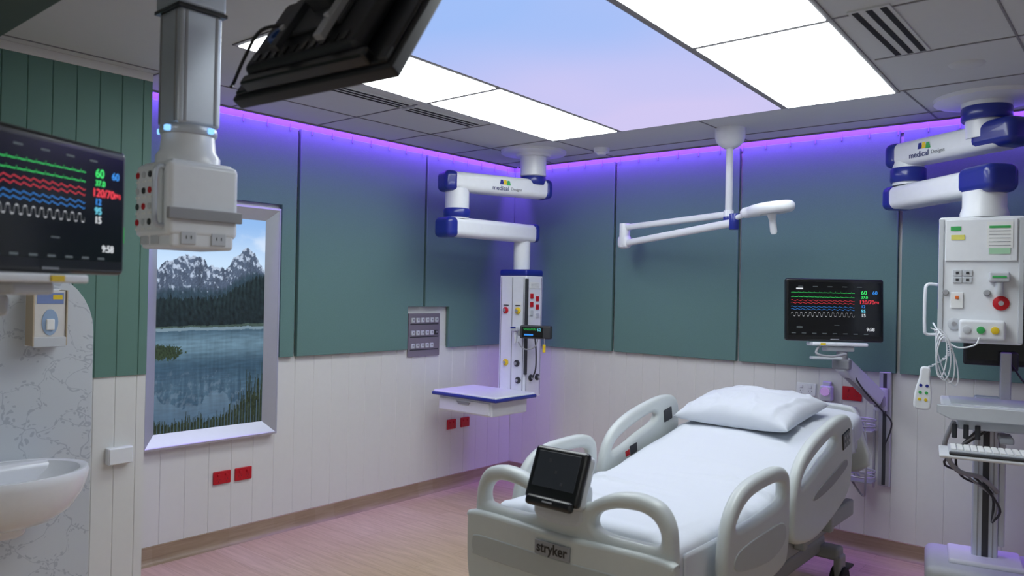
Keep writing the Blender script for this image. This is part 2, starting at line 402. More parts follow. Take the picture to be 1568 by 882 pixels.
# ---------------------------------------------------------------- splashback, basin, dispenser
def pattern_mat():
    m=bpy.data.materials.new('botanical_laminate'); m.use_nodes=True; n=m.node_tree.nodes; l=m.node_tree.links; p=n['Principled BSDF']
    tc=n.new('ShaderNodeTexCoord'); nz=n.new('ShaderNodeTexNoise'); nz.inputs['Scale'].default_value=5; l.new(tc.outputs['Object'],nz.inputs['Vector'])
    mx0=n.new('ShaderNodeMixRGB'); mx0.inputs[0].default_value=.22; l.new(tc.outputs['Object'],mx0.inputs[1]); l.new(nz.outputs['Color'],mx0.inputs[2])
    v=n.new('ShaderNodeTexVoronoi'); v.feature='DISTANCE_TO_EDGE'; v.inputs['Scale'].default_value=7; l.new(mx0.outputs[0],v.inputs['Vector'])
    c=n.new('ShaderNodeMath'); c.operation='LESS_THAN'; c.inputs[1].default_value=.010; l.new(v.outputs['Distance'],c.inputs[0])
    v2=n.new('ShaderNodeTexVoronoi'); v2.inputs['Scale'].default_value=55; l.new(mx0.outputs[0],v2.inputs['Vector'])
    c2=n.new('ShaderNodeMath'); c2.operation='LESS_THAN'; c2.inputs[1].default_value=.34; l.new(v2.outputs['Distance'],c2.inputs[0])
    v3=n.new('ShaderNodeMath'); v3.operation='LESS_THAN'; v3.inputs[1].default_value=.10; l.new(v.outputs['Distance'],v3.inputs[0])
    mm=n.new('ShaderNodeMath'); mm.operation='MULTIPLY'; l.new(c2.outputs[0],mm.inputs[0]); l.new(v3.outputs[0],mm.inputs[1])
    ma=n.new('ShaderNodeMath'); ma.operation='MAXIMUM'; l.new(c.outputs[0],ma.inputs[0]); l.new(mm.outputs[0],ma.inputs[1])
    mx=n.new('ShaderNodeMixRGB'); mx.inputs[1].default_value=srgb(200,206,212); mx.inputs[2].default_value=srgb(176,183,192); l.new(ma.outputs[0],mx.inputs[0])
    l.new(mx.outputs[0],p.inputs['Base Color']); p.inputs['Roughness'].default_value=.35
    return m
PAT=pattern_mat()
grp('basin_splashback')
pts=[(-5.3,0),(-3.725,0),(-3.725,1.38)]
for k in range(1,9):
    a=k/8*math.pi/2; pts.append((-3.725-.26*(1-math.cos(a)),1.38+.29*math.sin(a)))
pts.append((-5.3,1.67))
extr('laminate',[pts],.012,'yz',PX+.027,PAT,bev=.002)
endg()
grp('wash_basin',(PX+.035+.25,-4.155,.805))
lathe('bowl',[(0,-.225),(.09,-.225),(.15,-.205),(.20,-.16),(.235,-.09),(.25,-.03),(.252,-.006),(.247,.006),(.238,.008),(.222,.002),(.20,-.04),(.15,-.12),(.08,-.155),(.02,-.16),(0,-.16)],PORC,sx=.98,sy=1.25,seg=64)
box('back_ledge',(-.19,0,-.05),(.12,.46,.11),PORC,b=.03)
box('shroud',(-.13,0,-.20),(.23,.2,.2),PORC,b=.05)
lathe('waste',[(0,-.158),(.02,-.158),(.022,-.154),(0,-.154)],ALU)
endg()
grp('tissue_dispenser',(PX+.034,-3.95,1.455),(0,0,rad(90)))
WOODY=mat('dispenser_side',(190,175,150),.6)
box('holder_back',(0,-.004,0),(.145,.008,.265),WHITE,b=.003)
box('carton',(0,-.05,0),(.13,.085,.25),mat('carton_print',(216,214,210),.6,var=.12,scale=14),b=.004)
box('lip',(0,-.096,-.11),(.135,.008,.045),LGREY,b=.003); box('side_l',(-.069,-.05,0),(.006,.1,.255),WOODY,b=.002); box('side_r',(.069,-.05,0),(.006,.1,.255),WOODY,b=.002)
box('top_print',(0,-.0935,.09),(.11,.002,.05),mat('print_blue',(120,140,190),.6),b=0); box('top_print_b',(.03,-.0945,.095),(.04,.002,.02),YEL,b=0)
extr('opening',[[(.034*math.cos(t*.3),-.02+.06*math.sin(t*.3)) for t in range(21)]],.003,'xz',-.094,mat('opening_blue',(150,175,205),.5),bev=.0005)
box('tissue',(0,-.098,-.03),(.035,.012,.05),PAPER,b=.005)
endg()

# ---------------------------------------------------------------- monitors
def monitor_parts(w,h,base=(0,-.195)):
    box('housing',(0,.02,0),(w,.045,h),BLACK,b=.014); box('rear_bulge',(0,.055,-.01),(w*.7,.05,h*.7),BLACKM,b=.02)
    box('display',(0,-.0035,.006),(w-.035,.003,h-.055),SCR,b=.0005)
    y=-.006; L=-w/2+.03; Rr=w*.20
    rows=[(E_G,.27,'ecg'),(E_G,.20,'ecg2'),(E_R,.145,'sq'),(E_R,.105,'sq'),(E_B,.045,'sq'),(E_B,.005,'sq'),(E_W,-.075,'resp')]
    for k,(m,fz,kind) in enumerate(rows):
        z0=fz*h; N=300; P=[]
        for i in range(N+1):
            t=i/N; ph=(t*12)%1
            if kind.startswith('ecg'): d=.022*h*math.exp(-((ph-.4)/.04)**2)+.006*h*math.exp(-((ph-.7)/.06)**2)
            elif kind=='sq': d=.008*h*(math.sin(2*math.pi*ph)+.4*math.sin(4*math.pi*ph))
            else: d=.032*h*math.tanh(2.2*math.sin(2*math.pi*((t*14)%1)))
            P.append((L+(Rr-L)*t,z0+d))
        ribbon('trace_%d'%k,P,.0017 if m is not E_W else .0019,m,y)
    for k,(s,xx,zz,sz,m) in enumerate([('60',.265,.28,.030,E_G),('60',.38,.28,.026,E_B),('37.0',.265,.205,.020,E_G),('120/70',.245,.13,.028,E_R),('(91)',.40,.13,.014,E_R),('12',.265,.06,.022,E_B),('95',.265,-.01,.024,E_C),('15',.265,-.08,.024,E_W),('9:58',.32,-.30,.024,E_W)]):
        text('readout_%d'%k,s,(xx*w,y,zz*h),sz*w/.5,m,bold=.0002)
    for k in range(8): box('menu_%d'%k,(-w*.42+k*w*.105,y,-h*.375),(w*.045,.001,.005),E_D,b=0)
    for k in range(5): box('top_%d'%k,(-w*.35+k*w*.15,y,h*.37),(w*.05,.001,.004),E_D,b=0)
    box('tag_a',(-w*.36,y,-h*.28),(w*.06,.001,.010),E_D,b=0); box('tag_b',(w*.02,y,-h*.24),(w*.05,.001,.003),E_D,b=0)
    box('alarm_bar',(-w*.36,y,h*.335),(.04,.001,.008),E_W,b=0)
    box('logo',(0,-.004,-h*.465),(.05,.001,.006),GREYP,b=0)
def bar(name,p0,p1,w,h,m,b=.012):
    p0=Vector(p0);p1=Vector(p1);d=p1-p0; L=d.length
    e=d.to_track_quat('X','Z').to_euler()
    return box(name,(p0+p1)/2,(L,w,h),m,b=b,rot=e)
grp('patient_monitor',(2.965,-.53,1.547),(rad(-3),0,rad(36)))
monitor_parts(.57,.375)
box('base_plate',(0.02,.02,-.203),(.32,.13,.022),WHITE,b=.008); box('base_label',(-.08,-.046,-.203),(.03,.003,.014),YEL,b=.0005)
box('quick_release',(.03,.03,-.23),(.16,.1,.03),LGREY,b=.008)
tube('grab_handle',[(-.09,-.02,-.21),(-.12,-.05,-.26),(-.04,-.06,-.275),(.05,-.05,-.26)],.008,GREYP); box('handle_plate',(-.06,-.03,-.285),(.17,.07,.016),LGREY,b=.005)
endg()
grp('spring_loaded_screen_arm')
cyl('swivel',(3.0,-.49,1.31),(3.0,-.49,1.22),.032,ALU)
box('lower_joint',(3.0,-.49,1.225),(.1,.07,.06),GREYP,b=.012)
bar('spring_arm',(3.0,-.49,1.23),(3.12,-.16,1.0),.07,.095,LGREY)
bar('spring_arm_cover',(3.02,-.44,1.16),(3.10,-.22,1.0),.05,.04,GREYP)
bar('link_arm',(3.12,-.16,.98),(3.12,-.07,.98),.06,.07,GREYP)
box('wall_track',(3.13,-.032,.80),(.07,.036,.72),ALU,b=.006)
box('track_slot',(3.13,-.052,.80),(.02,.004,.70),DARK,b=0)
cyl('arm_pivot',(3.12,-.09,.92),(3.12,-.09,1.06),.035,LGREY)
tube('cable',[(3.0,-.45,1.28),(3.08,-.4,1.1),(3.16,-.25,.95),(3.19,-.12,.85),(3.14,-.08,.7)],.005,DARK)
endg()
grp('wire_basket_rack',(3.01,-.03,0))
for z in (.82,.50):
    for dz in (0,.035): tube('ring',[(.075*math.cos(k*math.pi/8)*1.15,-.08+.07*math.sin(k*math.pi/8),z+dz) for k in range(16)],.0055,ALU,n=2,closed=True)
    box('tray',(0,-.08,z-.03),(.16,.13,.008),ALU,b=.002)
    for k in range(6):
        a=k*math.pi/3; cyl('wire',(.085*math.cos(a),-.08+.069*math.sin(a),z-.03),(.085*math.cos(a),-.08+.069*math.sin(a),z+.035),.003,ALU,seg=8)
for s in (-1,1): cyl('rod',(s*.06,-.008,.42),(s*.06,-.008,.92),.008,ALU,seg=12)
tube('hose',[(.0,-.1,.86),(.05,-.15,.75),(.05,-.15,.45),(.02,-.1,.38),(-.05,-.1,.47)],.006,GREYP)
tube('hose_b',[(-.03,-.1,.80),(-.05,-.16,.7),(-.02,-.16,.56),(.0,-.1,.5)],.005,LGREY)
endg()
def gas_regulator(x,m,m2):
    grp('suction_regulator',(x,-.012,.99))
    box('body',(0,-.035,0),(.075,.07,.10),m,b=.01); lathe('dial',[(0,0),(.028,0),(.028,.015),(.022,.02),(0,.02)],m2,loc=(0,-.07,.015),rot=(rad(90),0,0),seg=24)
    cyl('stem',(0,-.035,-.05),(0,-.035,-.09),.012,GREYP); lathe('jar',[(0,-.17),(.03,-.17),(.034,-.16),(.034,-.10),(.03,-.09),(0,-.09)],LGREY,loc=(0,-.04,0),seg=24)
    box('top',(0,-.03,.062),(.05,.05,.03),LGREY,b=.006); endg()
gas_regulator(2.775,LGREY,em('dial_violet',(200,160,235),.5))
socket((2.925,-.012,1.0),'x',RED,w=.12,h=.09)

grp('patient_monitor',(2.50,-4.61,1.80),(0,0,rad(119)))
monitor_parts(.50,.32)
box('base_plate',(-.05,.02,-.172),(.26,.12,.02),WHITE,b=.006); box('base_label',(-.02,-.042,-.172),(.04,.003,.014),YEL,b=.0005)
box('arm_head',(-.05,.04,-.195),(.12,.1,.03),LGREY,b=.01)
endg()
grp('articulated_swing_arm')
bar('front_link',(2.45,-4.70,1.565),(1.5,-4.75,1.565),.06,.05,LGREY)
cyl('elbow',(1.5,-4.75,1.53),(1.5,-4.75,1.64),.045,GREYP)
bar('rear_link',(1.5,-4.75,1.60),(.54,-4.5,1.60),.07,.06,LGREY)
box('mount_plate',(PX+.055,-4.5,1.6),(.04,.14,.2),ALU,b=.008)
endg()

# ---------------------------------------------------------------- ceiling TV near camera
grp('ceiling_mounted_television',(2.71,-4.083,2.155),(rad(-32.5),0,rad(4.4)))
box('panel',(0,.02,.215),(.64,.04,.43),BLACKM,b=.008)
box('rim',(0,.0,.215),(.61,.02,.40),BLACK,b=.006)
box('rear_bulge',(-.02,-.03,.19),(.46,.05,.28),BLACKM,b=.02)
box('port_ledge',(.0,-.02,.03),(.50,.04,.035),BLACK,b=.008)
box('vesa_plate',(0,-.062,.24),(.22,.014,.2),DARK,b=.004)
for s in (-1,1):
    box('bracket_rail',(s*.09,-.078,.22),(.03,.02,.30),GREYP if s>0 else DARK,b=.003)
    for z in (.14,.34): lathe('bolt',[(0,0),(.009,0),(.009,.008),(0,.008)],ALU,loc=(s*.09,-.088,z),rot=(rad(90),0,0),seg=12)
lathe('power_port',[(.016,0),(.03,0),(.03,.012),(.016,.012),(.016,0)],mat('port_blue',(50,85,150),.4),loc=(-.16,-.055,.16),rot=(rad(90),0,0),seg=24)
tube('cable',[(-.13,-.06,.2),(-.2,-.09,.16),(-.29,-.05,.12),(-.325,-.02,.05),(-.30,-.03,.02)],.005,BLACKM)
for k in range(10): box('vent_rib',(-.2+k*.04,-.057,.085),(.02,.004,.03),BLACK,b=.001)
box('ir_receiver',(.29,-.005,.04),(.03,.02,.04),DARK,b=.004)
endg()
grp('television_ceiling_bracket')
cyl('pole',(2.71,-4.03,2.43),(2.71,-4.03,2.70),.025,ALU); bar('tilt_head',(2.71,-4.05,2.42),(2.705,-3.99,2.38),.08,.06,DARK); lathe('flange',[(0,-.02),(.08,-.02),(.085,0),(0,0)],WHITE,loc=(2.71,-4.03,2.70))
endg()

# ---------------------------------------------------------------- near pendant
grp('ceiling_service_pendant',(2.03,-4.05,0))
cyl('ceiling_flange',(0,0,2.66),(0,0,2.70),.16,WHITE)
box('column_upper',(0,0,2.58),(.160,.160,.16),ALUW,b=.012)
box('column_gap',(0,0,2.495),(.165,.165,.012),BLACK,b=.002)
box('column',(0,0,2.31),(.144,.144,.37),ALUW,b=.014)
for s in (-1,1):
    box('column_groove',(.0725,s*.05,2.31),(.003,.008,.35),GREYP,b=0); box('column_groove_b',(s*.05,-.0725,2.31),(.008,.003,.35),GREYP,b=0)
lathe('light_ring',[(0,2.10),(.085,2.10),(.088,2.108),(.088,2.118),(.085,2.126),(0,2.126)],ALUW)
for s in ((.083,.03),(.03,-.083),(-.06,-.062)): box('ring_light',(s[0],s[1],2.113),(.02,.02,.018),E_RING,b=.004)
lathe('bearing',[(0,2.0),(.098,2.0),(.098,2.03),(.085,2.05),(.08,2.10),(0,2.10)],WHITE)
box('head',(0,0,1.885),(.23,.235,.235),WHITE,b=.02)
box('head_top',(0,0,1.998),(.20,.20,.02),WHITE,b=.008)
box('lower_block',(.01,.0,1.765),(.20,.21,.065),WHITE,b=.012)
box('equipment_rail',(.122,.0,1.838),(.016,.245,.036),GREYP,b=.004)
tube('grab_handle',[(.085,-.118,1.80),(.085,-.142,1.81),(.085,-.145,1.9),(.085,-.142,1.97),(.085,-.118,1.98)],.008,ALUW)
for r_ in range(4):
    for c_ in range(3):
        k=(r_+c_)%3
        lathe('outlet_ring',[(0,0),(.0105,0),(.010,.003),(0,.003)],(RED,LGREY,DARK)[k],loc=(-.09+.042*c_,-.118,1.965-.05*r_),rot=(rad(90),0,0),seg=16)
        box('outlet_label',(-.09+.042*c_,-.1185,1.944-.05*r_),(.022,.002,.006),PAPER,b=0)
box('red_strip',(.035,-.119,1.93),(.020,.004,.06),RED,b=.001)
for c_ in range(2): box('socket',(-.06+.07*c_,-.107,1.765),(.05,.006,.04),LGREY,b=.003)
for c_ in range(2):
    box('socket_front',(.112,-.05+.1*c_,1.765),(.006,.05,.04),LGREY,b=.003)
    for dz in (-.008,.008): box('pin',(.1155,-.05+.1*c_+dz,1.767),(.002,.002,.01),DARK,b=0)
endg()

# ---------------------------------------------------------------- pendant arms
def arm(name,p0,p1,h,w,e0=.1,e1=.1,cap0=True,cap1=True):
    p0=Vector(p0);p1=Vector(p1); d=(p1-p0); L=d.length; u=d/L; a=p0-u*e0; b=p1+u*e1
    ang=math.atan2(d.y,d.x); mid=(a+b)/2; Lt=(b-a).length
    box(name,mid,(Lt-.03,w,h),WHITE,b=h*.28,rot=(0,0,ang),seg=5)
    if cap0: box(name+'_cap_a',a+u*.045,(.11,w*1.05,h*1.06),BLUE,b=h*.28,rot=(0,0,ang),seg=5)
    if cap1: box(name+'_cap_b',b-u*.03,(.075,w*1.05,h*1.06),BLUE,b=h*.28,rot=(0,0,ang),seg=5)
    return mid,ang
def logo(mid,ang,w,side,off=0):
    u=Vector((math.cos(ang),math.sin(ang),0)); nrm=Vector((u.y,-u.x,0))*side
    if side<0: u=-u
    rz=math.atan2(u.y,u.x)
    p=mid+nrm*(w/2+.002)+u*off
    text('maker_text','medical',p+u*-.10+Vector((0,0,-.028)),.046,mat('text_blue',(50,60,110),.5),rot=(rad(90),0,rz),bold=.0004)
    text('maker_text_b','Designs',p+u*.055+Vector((0,0,-.028)),.030,mat('text_grey',(120,124,130),.5),rot=(rad(90),0,rz))
    for k,(c,dx,dz) in enumerate(((BLUE,-.02,.018),(YEL,.008,.018),(GREEN,.036,.014))):
        bm=bmesh.new(); 
        q=[(-.018,-.016),(.018,-.016),(.006,.018),(-.012,.018)]
        vs=[bm.verts.new(p+u*(dx+a)+Vector((0,0,dz+b))+nrm*(.0005*k)) for a,b in q]; bm.faces.new(vs)
        fin('maker_mark_%d'%k,bm,c,smooth=False)
grp('medical_supply_pendant')
px,py=.74,-.655; jx,jy=.51,-1.25; qx,qy=.57,-.565
lathe('ceiling_flange',[(0,-.045),(.13,-.045),(.14,-.03),(.25,-.02),(.255,0),(0,0)],WHITE,loc=(px,py,H))
lathe('post',[(0,-.30),(.085,-.30),(.085,-.2),(.10,-.19),(.10,-.045),(0,-.045)],WHITE,loc=(px,py,H))
lathe('collar',[(0,-.262),(.096,-.262),(.1,-.255),(.1,-.205),(.096,-.198),(0,-.198)],BLUE,loc=(px,py,H))
mid,ang=arm('upper_arm',(jx,jy,2.41),(px,py,2.41),.14,.17,.12,.13); logo(mid,ang,.17,1,.02)
lathe('joint',[(0,2.14),(.088,2.14),(.088,2.36),(0,2.36)],WHITE,loc=(jx,jy,0))
lathe('joint_ring',[(0,2.15),(.092,2.15),(.098,2.16),(.098,2.205),(.09,2.215),(0,2.215)],BLUE,loc=(jx,jy,0))
mid,ang=arm('lower_arm',(jx,jy,2.075),(qx,qy,2.085),.14,.17,.14,.12)
lathe('drop_post',[(0,1.78),(.066,1.78),(.066,2.02),(0,2.02)],WHITE,loc=(qx,qy,0))
cw,cd=.27,.21
box('column_cap',(qx,qy,1.765),(cw+.01,cd+.01,.055),BLUE,b=.02)
box('column',(qx,qy,1.27),(cw,cd,.95),WHITE,b=.012)
fy=qy-cd/2; rx=qx+cw/2
for xx in (-.115,.0,.115): box('front_groove',(qx+xx,fy-.001,1.27),(.006,.004,.92),GREYP,b=0)
for yy in (-.085,.085): box('side_groove',(rx+.001,qy+yy,1.27),(.004,.006,.92),GREYP,b=0)
box('corner_rail',(rx+.012,fy-.005,1.35),(.02,.025,.74),DARK,b=.004)
def outlet(x,y,z,m,side,s=1):
    r=(rad(90),0,0) if side=='f' else (rad(90),0,rad(90))
    lathe('gas_outlet',[(0,0),(.026,0),(.026,.008),(.016,.012),(.014,.018),(0,.018)],m,loc=(x,y,z),rot=r,seg=24)
    lathe('gas_outlet_core',[(0,0),(.012,0),(.012,.024),(0,.024)],ALU,loc=(x,y,z),rot=r,seg=16)
for (dx,z,m) in ((-.065,1.47,RED),(.06,1.47,YEL),(-.055,1.06,YEL),(.06,1.06,DARK),(.075,.93,DARK)):
    outlet(qx+dx,fy-.001,z,m,'f')
box('label_a',(qx-.06,fy-.003,1.525),(.06,.002,.022),PAPER,b=0); box('label_b',(qx+.06,fy-.003,1.525),(.06,.002,.022),PAPER,b=0)
for dx in (-.06,.06): box('tag_dark',(qx+dx,fy-.004,1.51),(.05,.002,.006),DARK,b=0)
box('valve',(qx+.06,fy-.03,1.33),(.06,.05,.035),LGREY,b=.008); cyl('valve_stem',(qx+.06,fy-.03,1.31),(qx+.06,fy-.03,1.22),.012,WHITE)
box('valve_tag',(qx+.06,fy-.057,1.34),(.05,.004,.01),BLUE,b=0)
for k in range(6):
    box('red_socket',(rx+.004,qy-.035+.07*(k%2),1.585-.065*(k//2)-.02*(k%2)),(.008,.036,.04),RED if k<4 else LGREY,b=.003)
box('side_label',(rx+.003,qy,1.67),(.002,.12,.05),PAPER,b=0)
for k in range(4): box('side_label_line',(rx+.0045,qy,1.685-.01*k),(.001,.10,.002),GREYP,b=0)
outlet(rx+.001,qy-.03,.95,DARK,'s'); outlet(rx+.001,qy+.05,.95,DARK,'s')
tube('side_hose',[(rx+.03,qy-.02,1.26),(rx+.06,qy-.04,1.15),(rx+.05,qy-.03,1.02),(rx+.02,qy-.03,.95)],.006,DARK)
tx0,tx1,ty0,ty1=.165,.818,-1.127,-.66; tc=((tx0+tx1)/2,(ty0+ty1)/2)
box('shelf_top',(tc[0],tc[1],.842),(tx1-tx0-.01,ty1-ty0-.01,.02),WHITE,b=.01)
box('shelf_edge',(tc[0],tc[1],.826),(tx1-tx0+.01,ty1-ty0+.01,.026),BLUE,b=.01)
box('drawer',(tc[0]-.02,tc[1]+.01,.755),(tx1-tx0-.10,ty1-ty0-.06,.12),WHITE,b=.012)
box('drawer_front',(tc[0]-.02,ty0+.038,.752),(tx1-tx0-.14,.012,.09),WHITE,b=.004)
extr('drawer_pull',[[(tc[0]-.09,.785),(tc[0]+.05,.785),(tc[0]+.03,.765),(tc[0]-.07,.765)]],.012,'xz',ty0+.03,GREYP,bev=.002)
box('shelf_bracket',(qx,ty1+.0,.79),(.2,.12,.05),GREYP,b=.008)
endg()
grp('bedside_module_display',(.86,-.74,1.315),(0,0,rad(25)))
box('body',(0,.03,0),(.24,.07,.10),DARK,b=.012); box('screen',(-.02,-.006,.0),(.16,.003,.075),SCR,b=.0005)
ribbon('trace',[(-.09+.1*i/60,.022+.007*math.sin(i*.9)) for i in range(61)],.003,E_G,-.009)
text('value','62',(.015,-.009,.018),.03,E_C); box('bar',(-.05,-.009,-.02),(.07,.001,.012),E_B,b=0)
box('mount',(-.1,.07,-.01),(.1,.05,.05),GREYP,b=.01)
tube('lead_a',[(.02,.0,-.05),(.0,-.01,-.11),(-.08,0,-.13),(-.14,.03,-.08)],.005,GREYP); box('tag',(.07,-.0,-.12),(.022,.01,.06),YEL,b=.004); tube('lead_b',[(.07,0,-.045),(.072,0,-.09)],.004,GREYP)
endg()
grp('medical_supply_pendant')
px,py=3.73,-.54; jx,jy=3.29,-.26; qx,qy=3.75,-.69
lathe('ceiling_flange',[(0,-.03),(.19,-.03),(.25,-.02),(.255,0),(0,0)],WHITE,loc=(px,py,H))
lathe('post',[(0,-.22),(.1,-.22),(.1,-.06),(.12,-.05),(.12,-.03),(0,-.03)],WHITE,loc=(px,py,H))
lathe('collar',[(0,-.125),(.115,-.125),(.12,-.118),(.12,-.06),(.115,-.05),(0,-.05)],BLUE,loc=(px,py,H))
mid,ang=arm('upper_arm',(jx,jy,2.48),(px,py,2.48),.14,.17,.10,.16,True,False); logo(mid,ang,.17,1,-.10)
d=Vector((px-jx,py-jy,0)).normalized(); box('upper_cap',(px+d.x*.09,py+d.y*.09,2.49),(.26,.18,.15),BLUE,b=.045,rot=(0,0,ang),seg=5)
lathe('joint',[(0,2.30),(.085,2.30),(.085,2.44),(0,2.44)],WHITE,loc=(jx,jy,0))
lathe('joint_ring',[(0,2.315),(.092,2.315),(.098,2.325),(.098,2.39),(.09,2.40),(0,2.40)],BLUE,loc=(jx,jy,0))
mid,ang=arm('lower_arm',(jx,jy,2.23),(qx,qy,2.23),.135,.17,.13,.12,True,False)
d=Vector((qx-jx,qy-jy,0)).normalized(); box('lower_cap',(qx+d.x*.02,qy+d.y*.02,2.24),(.25,.18,.145),BLUE,b=.043,rot=(0,0,ang),seg=5)
lathe('drop_post',[(0,2.046),(.11,2.046),(.11,2.07),(.1,2.10),(.1,2.18),(0,2.18)],WHITE,loc=(qx,qy,0))
endg()
g=grp('pendant_service_head',(3.735,qy,0),(0,0,rad(10)))
bw,bd=.37,.22; fy=-bd/2
box('head',(0,0,1.725),(bw,bd,.64),WHITE,b=.012); box('head_top',(0,0,2.04),(bw-.04,bd-.02,.012),LGREY,b=.003)
for s in (-1,1): box('side_profile',(s*(bw/2-.012),fy-.004,1.725),(.022,.01,.62),LGREY,b=.003)
box('blue_edge',(-bw/2-.001,-.03,1.8),(.004,.012,.45),BLUE,b=0)
box('upper_panel',(0,fy-.006,1.925),(bw-.06,.014,.21),WHITE,b=.004)
box('form_a',(.08,fy-.015,1.95),(.11,.002,.13),PAPER,b=0); box('form_head',(.08,fy-.017,1.99),(.09,.002,.012),GREEN,b=0)
for k in range(5): box('form_line_%d'%k,(.08,fy-.017,1.97-.018*k),(.09,.001,.003),GREYP,b=0)
box('label_green',(-.11,fy-.015,1.985),(.045,.002,.022),GREEN,b=0); box('label_yellow',(-.10,fy-.015,1.94),(.06,.002,.025),mat('pale_yellow',(225,220,110),.6),b=0); box('label_green_b',(.08,fy-.015,1.87),(.09,.002,.03),mat('pale_green',(170,215,180),.6),b=0)
for c_ in range(2):
    for r_ in range(2): box('data_port',(-.10+.045*c_,fy-.004,1.76-.035*r_),(.04,.01,.03),LGREY,b=.002); box('data_hole',(-.10+.045*c_,fy-.010,1.76-.035*r_),(.014,.003,.012),DARK,b=0)
box('valve',(.08,fy-.03,1.74),(.09,.06,.05),LGREY,b=.01); box('valve_tag',(.08,fy-.062,1.74),(.06,.003,.01),GREEN,b=0); cyl('valve_stem',(.08,fy-.03,1.715),(.08,fy-.03,1.65),.018,LGREY)
def outlet2(x,z,m,r=.03): 
    lathe('gas_outlet',[(0,0),(r,0),(r,.008),(r*.6,.012),(0,.012)],m,loc=(x,fy-.001,z),rot=(rad(90),0,0),seg=24); lathe('core',[(0,0),(.012,0),(.012,.016),(0,.016)],ALU,loc=(x,fy-.001,z),rot=(rad(90),0,0),seg=16)
outlet2(.09,1.61,RED,.036); outlet2(.03,1.66,GREYP,.016)
box('call_plate',(-.10,fy-.005,1.62),(.055,.01,.08),PAPER,b=.003); box('call_button',(-.10,fy-.012,1.635),(.016,.006,.016),mat('orange',(230,110,40),.5),b=.002); outlet2(-.11,1.50,LGREY); outlet2(-.15,1.66,GREYP,.014)
box('pump_module',(.01,fy-.035,1.475),(.20,.06,.10),WHITE,b=.015)
for k in range(3): lathe('module_port',[(0,0),(.018,0),(.018,.008),(.01,.01),(0,.01)],(LGREY,GREEN,YEL)[k],loc=(-.055+.06*k,fy-.065,1.475),rot=(rad(90),0,0),seg=20)
tube('rail_handle',[(-bw/2,-.02,1.70),(-bw/2-.05,-.04,1.70),(-bw/2-.06,-.05,1.65),(-bw/2-.06,-.05,1.48),(-bw/2-.05,-.04,1.44),(-bw/2,-.02,1.44)],.008,WHITE)
tube('white_lead',[(.0,fy-.06,1.44),(-.02,fy-.08,1.40),(-.1,fy-.06,1.385),(-.17,fy-.03,1.45),(-.205,fy+.03,1.50)],.004,WHITE)
endg()
grp('nurse_call_handset',(3.545,-.98,1.17),(rad(0),rad(4),rad(12)))
extr('body',[[(-.028,-.10),(.028,-.10),(.040,-.07),(.036,.0),(.024,.06),(.020,.11),(-.020,.11),(-.024,.06),(-.036,.0),(-.040,-.07)]],.032,'xz',0,WHITE,bev=.01,smoothn=3)
for k in range(3):
    for s in (-1,1): lathe('button',[(0,0),(.008,0),(.007,.003),(0,.003)],(BLUE,GREEN,YEL)[k],loc=(s*.014,-.016,.02-.035*k),rot=(rad(90),0,0),seg=16)
co=[]
for k in range(150):
    a=k*.7; t=k/150
    cx=.09*math.sin(t*math.pi)+.01; cz=.11+.20*t
    co.append((cx+.006*math.cos(a),.01+.008*math.sin(a)+.03*t,cz))
tube('coiled_cord',co,.003,WHITE,n=2)
for k in range(4): tube('cord_loop_%d'%k,[(.065+(.022+.012*k)*math.cos(a+k*.3)+.008*k,.0+.012*k,.17+(.10+.012*k)*math.sin(a)) for a in [j*math.pi/6 for j in range(12)]],.003,WHITE,n=3,closed=True)
endg()

# ---------------------------------------------------------------- examination light
grp('examination_light')
px,py=2.31,-.585
lathe('ceiling_cup',[(0,-.13),(.035,-.13),(.06,-.115),(.085,-.09),(.095,-.06),(.097,0),(0,0)],WHITE,loc=(px,py,H))
cyl('drop_tube',(px,py,2.14),(px,py,2.60),.023,WHITE)
cyl('pivot',(px,py,2.06),(px,py,2.17),.032,WHITE); cyl('pivot_ring',(px,py,2.10),(px,py,2.13),.0345,BLUE)
el=Vector((1.34,-.28,0))
bar('horizontal_arm',(px,py,2.145),(el.x,el.y,2.12),.045,.045,WHITE,b=.018)
cyl('elbow',(el.x,el.y,2.15),(el.x,el.y,1.97),.04,WHITE); box('elbow_knuckle',(el.x,el.y,2.01),(.11,.075,.10),WHITE,b=.03,rot=(0,0,-.35))
bar('spring_arm',(el.x,el.y,2.00),(2.42,-.745,2.075),.045,.05,WHITE,b=.02)
cyl('head_joint',(2.42,-.745,2.03),(2.42,-.745,2.13),.03,BLUE)
bar('head_link',(2.42,-.745,2.10),(2.52,-.785,2.12),.03,.03,WHITE)
lm=Matrix.Translation((2.66,-.845,2.135))@Euler((rad(6),rad(-4),rad(-18))).to_matrix().to_4x4()
e=CUR[0]
sub=bpy.data.objects.new('lamp_head',None); COL.objects.link(sub); sub.parent=e; sub.matrix_local=lm; CUR[0]=sub
extr('housing',[[(-.16,-.035),(-.10,-.05),(-.04,-.10),(.05,-.125),(.13,-.10),(.175,0),(.13,.10),(.05,.125),(-.04,.10),(-.10,.05),(-.16,.035)]],.065,'xy',.0,WHITE,bev=.028,smoothn=4)
extr('lens',[[(.06+.085*math.cos(k*.3142),.085*math.sin(k*.3142)) for k in range(20)]],.006,'xy',-.033,LGREY,bev=.002)
lathe('handle',[(0,-.155),(.014,-.153),(.02,-.14),(.02,-.07),(.026,-.04),(.03,-.02),(0,-.02)],WHITE,loc=(.04,0,0))
box('neck',(-.15,0,.0),(.06,.05,.04),WHITE,b=.012); box('label',(.06,-.0,.034),(.08,.03,.002),BLUE,b=0)
endg()

